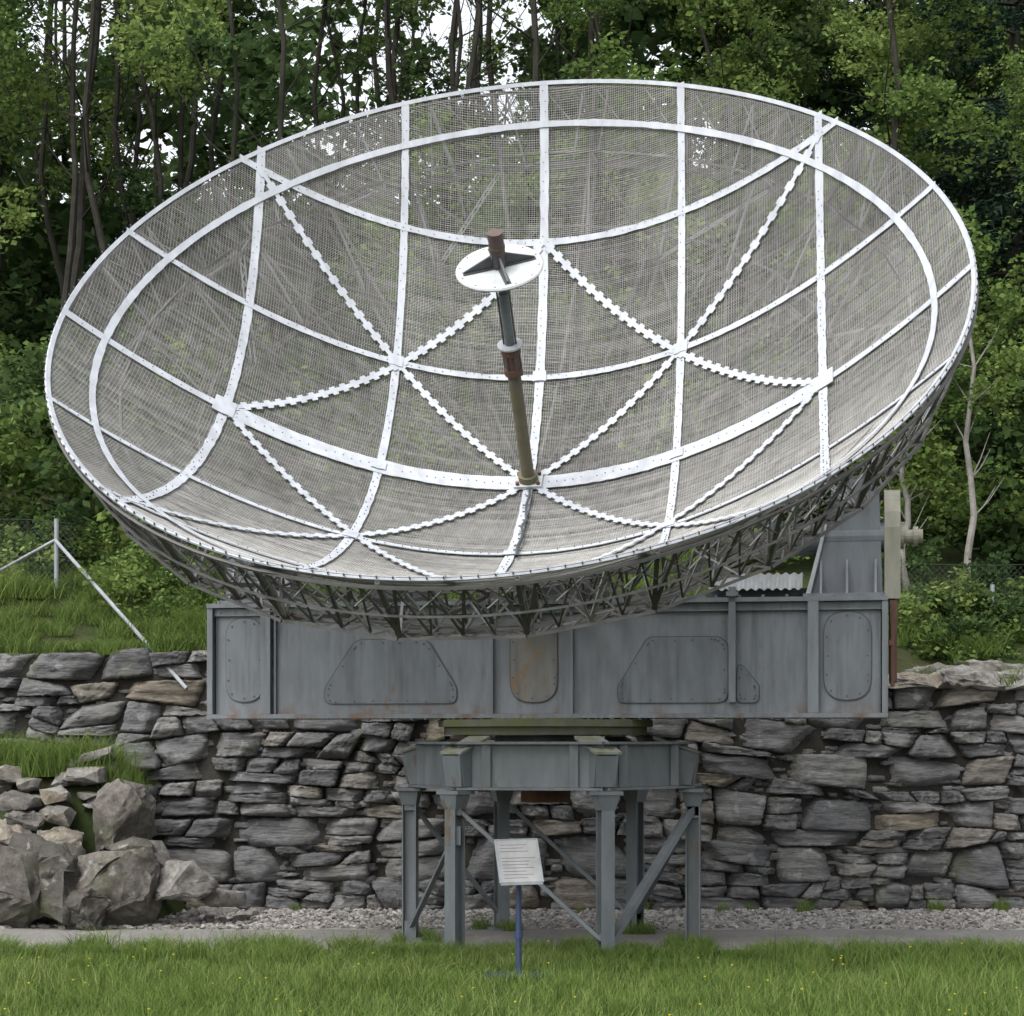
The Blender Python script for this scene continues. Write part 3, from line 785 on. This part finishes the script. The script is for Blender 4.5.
CD=[clump('leaf_clump_dark',400,1.0,.14,M_leafd) for _ in range(4)]
CN=[clump('needle_clump',800,1.0,.17,M_leafc,flat=.4,needle=True) for _ in range(2)]
CB=[clump('bush_clump',420,.45,.065,M_leaf,flat=.9) for _ in range(3)]
CBD=[clump('bush_clump',420,.45,.065,M_leafd,flat=.9) for _ in range(2)]
forest=empty('forest')
tr=MB()
def skygap(p):
    # natural openings in the canopy (by bearing from the clearing)
    if p.y<1: return False
    u=p.x/p.y; v=(p.z-1.8)/p.y
    g=noise.noise((u*20,v*20,3.3))+.6*noise.noise((u*60,v*60,1.1))
    th=.45 if u>-.03 else .23
    if -.04<u<.0: th=-.12
    return v>.29 and g>th-(v-.29)*.9
def place(me,p,s,par=forest,sz=None):
    if par is forest and skygap(Vector(p)): return None
    o=link(me.name.split('.')[0],me,par); o.location=p
    o.scale=(s,s,s*(sz or 1)); o.rotation_euler=(random.uniform(-.3,.3),random.uniform(-.3,.3),random.uniform(0,6.28)); return o
def tree(x,y,h,r,density,kinds,low=.3,mb=tr,br=12,mi=0,lean=.06):
    z0=height(x,y)-.2
    pts=[];n=14;lx=random.uniform(-lean,lean)*h;ly=random.uniform(-lean,lean)*h*.5
    ph=random.uniform(0,6);am=random.uniform(.1,.35)
    for k in range(n+1):
        t=k/n; pts.append(Vector((x+lx*t*t+am*math.sin(ph+t*8)*h/14+.06*math.sin(ph*2+t*23),y+ly*t+.1*math.cos(ph+t*5),z0+h*t)))
    mb.path(pts,[r*(1-.85*k/n) for k in range(n+1)],7,mi)
    for b in range(br):
        t=low+(1-low)*(b+random.random())/br
        k=min(n-1,int(t*n)); p=pts[k].lerp(pts[k+1],t*n-k)
        a=random.uniform(0,6.28); l=h*random.uniform(.12,.24)*(1.15-t*.6)
        d=Vector((math.cos(a),math.sin(a),random.uniform(.2,1.3))).normalized()
        q1=p+d*l*.5; q2=p+d*l+Vector((random.uniform(-.3,.3),random.uniform(-.3,.3),.25*l))
        rb=r*(1-.8*t)*.36
        mb.path([p,q1,q2],[rb,rb*.6,rb*.2],5,mi)
        for _ in range(2):
            q3=q1+Vector((random.uniform(-1,1),random.uniform(-1,1),random.uniform(0,1)))*l*.4
            mb.path([q1,q3],[rb*.4,rb*.12],4,mi)
            if random.random()<density*.7: place(random.choice(kinds),q3,random.uniform(.45,.95))
        if random.random()<density: place(random.choice(kinds),q2,random.uniform(.6,1.15))
        if random.random()<density*.6: place(random.choice(kinds),q1+Vector((0,0,.2)),random.uniform(.5,1.0))
for _ in range(48):
    y=random.uniform(25,44); x=-y*random.uniform(.02,.36)
    tree(x,y,random.uniform(10,15),random.uniform(.045,.09),.58,CL+CL+CD,.3,br=11)
for _ in range(32):
    y=random.uniform(25.5,44); x=y*random.uniform(-.06,.36)
    tree(x,y,random.uniform(9,15),random.uniform(.055,.10),.8,CL+CL+CL+CD,.12,br=14)
for x,y,h in ((7.6,30,15),(9.6,33,17),(6.9,36,17)):
    z0=height(x,y); tr.path([(x,y,z0),(x,y,z0+h)],[.14,.03],7)
    for k in range(30):
        t=.08+.9*k/30; rad=2.6*(1-t)+.4
        for j in range(3):
            a=random.uniform(0,6.28); e=Vector((x+math.cos(a)*rad*.7,y+math.sin(a)*rad*.7,z0+h*t-.15*rad))
            tr.path([(x,y,z0+h*t),e],[.035,.012],4); place(random.choice(CN),e,rad*.42)
for _ in range(210):
    y=random.uniform(24.2,31); x=y*random.uniform(-.36,.36)
    z=height(x,y)+random.uniform(.1,2.2)
    place(random.choice(CD+CD+CL),(x,y,z),random.uniform(.7,1.2))
for _ in range(140):
    y=random.uniform(24.5,28); u=random.choice([random.uniform(-.30,-.02),random.uniform(.0,.36),random.uniform(.15,.36)]); v=random.uniform(.08,.42)
    if u<-.05 and (v>.2 and random.random()<.35): continue
    place(random.choice(CL),(u*y,y,1.8+v*y),random.uniform(.45,.9))
for _ in range(210):
    y=random.uniform(34,56); x=y*random.uniform(-.36,.36)
    u=(x/y*1984+512)
    zmax=9.0 if u>430 else 6.5
    z=height(x,y)+random.uniform(.2,zmax)
    place(random.choice(CD),(x,y,z),random.uniform(1.4,2.4))
tr.obj('trunks',[M_bark],forest,recalc=False)
bush=empty('bush')
for (u,v,Y,n) in ((165,605,22.2,14),(150,580,22.6,12),(195,625,21.9,8),(110,615,22.6,8),(20,600,23,9),(60,612,22.8,6),(30,550,23.6,10),(80,570,23.6,8),(940,625,22.4,12),(1000,630,22.4,14),(905,585,23.2,8),(960,650,22.0,8),(1040,630,22.2,9),(985,600,22.6,10),(905,640,22.0,6)):
    c=px(u,v,Y)
    for _ in range(n):
        place(random.choice(CB+(CBD if u>800 else CBD[:1])),c+Vector((random.uniform(-.5,.5),random.uniform(-.2,.4),random.uniform(-.35,.35))),random.uniform(.7,1.2),bush)
for nm,u,Y,top,r in (('sapling_tree',905,23.3,430,.055),('sapling_tree',970,23.0,330,.05)):
    m=MB(); b=px(u,640,Y); x=b.x; z0=height(x,Y)-.1; zt=1.8+(740-top)*Y/1984
    pts=[Vector((x+.05*math.sin(k*1.7+u),Y,z0+(zt-z0)*k/8)) for k in range(9)]
    m.path(pts,[r*(1-.6*k/8) for k in range(9)],8)
    e=empty(nm)
    for k in range(3,9):
        for _ in range(2):
            sd=random.choice([-1,1]); q=pts[k]+Vector((sd*random.uniform(.2,.6),random.uniform(-.3,.3),random.uniform(.2,.8)))
            m.path([pts[k],(pts[k]+q)/2+Vector((0,0,-.04)),q],[r*.2,r*.14,r*.06],5)
            if k>4: place(random.choice(CB),q,random.uniform(.8,1.4),e)
    m.obj('trunk',[M_birch],e,recalc=False)

# ------------------------------------------------------------ fence
mb=MB()
FY=22.3
def gz(x): return height(x,FY)
for x in (-10.6,-7.9,-5.12,5.4,8.2,11.0):
    z=gz(x); mb.tube((x,FY,z-.2),(x,FY,z+(.85 if x<0 else .6)),.026,n=10)
z=gz(-5.12)
mb.tube((-5.12,FY-.03,z+.6),(-3.42,20.86,2.34),.022,n=10)
mb.tube((-5.12,FY,z+.62),(-6.1,FY+.1,z+.1),.018,n=8)
def fencemesh(x0,x1,h=.8):
    sp=.07; x=x0-h
    while x<x1:
        for sg in (1,-1):
            xa=x if sg>0 else x+h; xb=x+h if sg>0 else x
            t0,t1=0,1; dx=xb-xa
            for lim,s_ in ((x0,1),(x1,-1)):
                ta=(lim-xa)/dx
                if dx*s_>0: t0=max(t0,ta)
                else: t1=min(t1,ta)
            if t1-t0>.02:
                p=xa+(xb-xa)*t0;q=xa+(xb-xa)*t1
                mb.strut((p,FY,gz(p)+h*t0),(q,FY,gz(q)+h*t1),.0018,mi=1)
        x+=sp
    for hh in (.0,h*.5,h+.02):
        for k in range(20):
            a=x0+(x1-x0)*k/20;b=x0+(x1-x0)*(k+1)/20
            mb.strut((a,FY,gz(a)+hh),(b,FY,gz(b)+hh),.003,mi=1)
fencemesh(-10.6,-4.9); fencemesh(4.4,11)
mb.obj('chain_link_fence',[M_galv,M_fence],recalc=False)

# ------------------------------------------------------------ light
scn=bpy.context.scene
w=bpy.data.worlds.new('World'); scn.world=w; w.use_nodes=True; nt=w.node_tree
bg=nt.nodes['Background']
sky=nt.nodes.new('ShaderNodeTexSky'); sky.sky_type='NISHITA'; sky.sun_disc=False
sky.sun_elevation=R_(52); sky.sun_rotation=R_(215); sky.dust_density=4; sky.air_density=1.0; sky.ozone_density=1
hs=nt.nodes.new('ShaderNodeHueSaturation'); hs.inputs['Saturation'].default_value=.2; hs.inputs['Value'].default_value=2.5
nt.links.new(sky.outputs[0],hs.inputs['Color']); nt.links.new(hs.outputs[0],bg.inputs[0]); bg.inputs[1].default_value=.15
sl=bpy.data.lights.new('Sun','SUN'); sl.energy=1.9; sl.angle=R_(30); sl.color=(1,.97,.92)
so=bpy.data.objects.new('sun',sl); col.objects.link(so)
sd=Vector((math.sin(R_(215))*math.cos(R_(52)),math.cos(R_(215))*math.cos(R_(52)),math.sin(R_(52))))
so.rotation_euler=sd.to_track_quat('Z','Y').to_euler()
cam=bpy.data.cameras.new('Camera'); co=bpy.data.objects.new('camera',cam); col.objects.link(co)
co.location=(0,0,1.8); co.rotation_euler=(R_(90),0,0)
cam.lens=1984*36/1024; cam.sensor_width=36; cam.shift_y=232/1024; cam.clip_end=2000; cam.clip_start=.1
scn.camera=co
scn.view_settings.view_transform='Standard'; scn.view_settings.look='None'; scn.view_settings.exposure=0
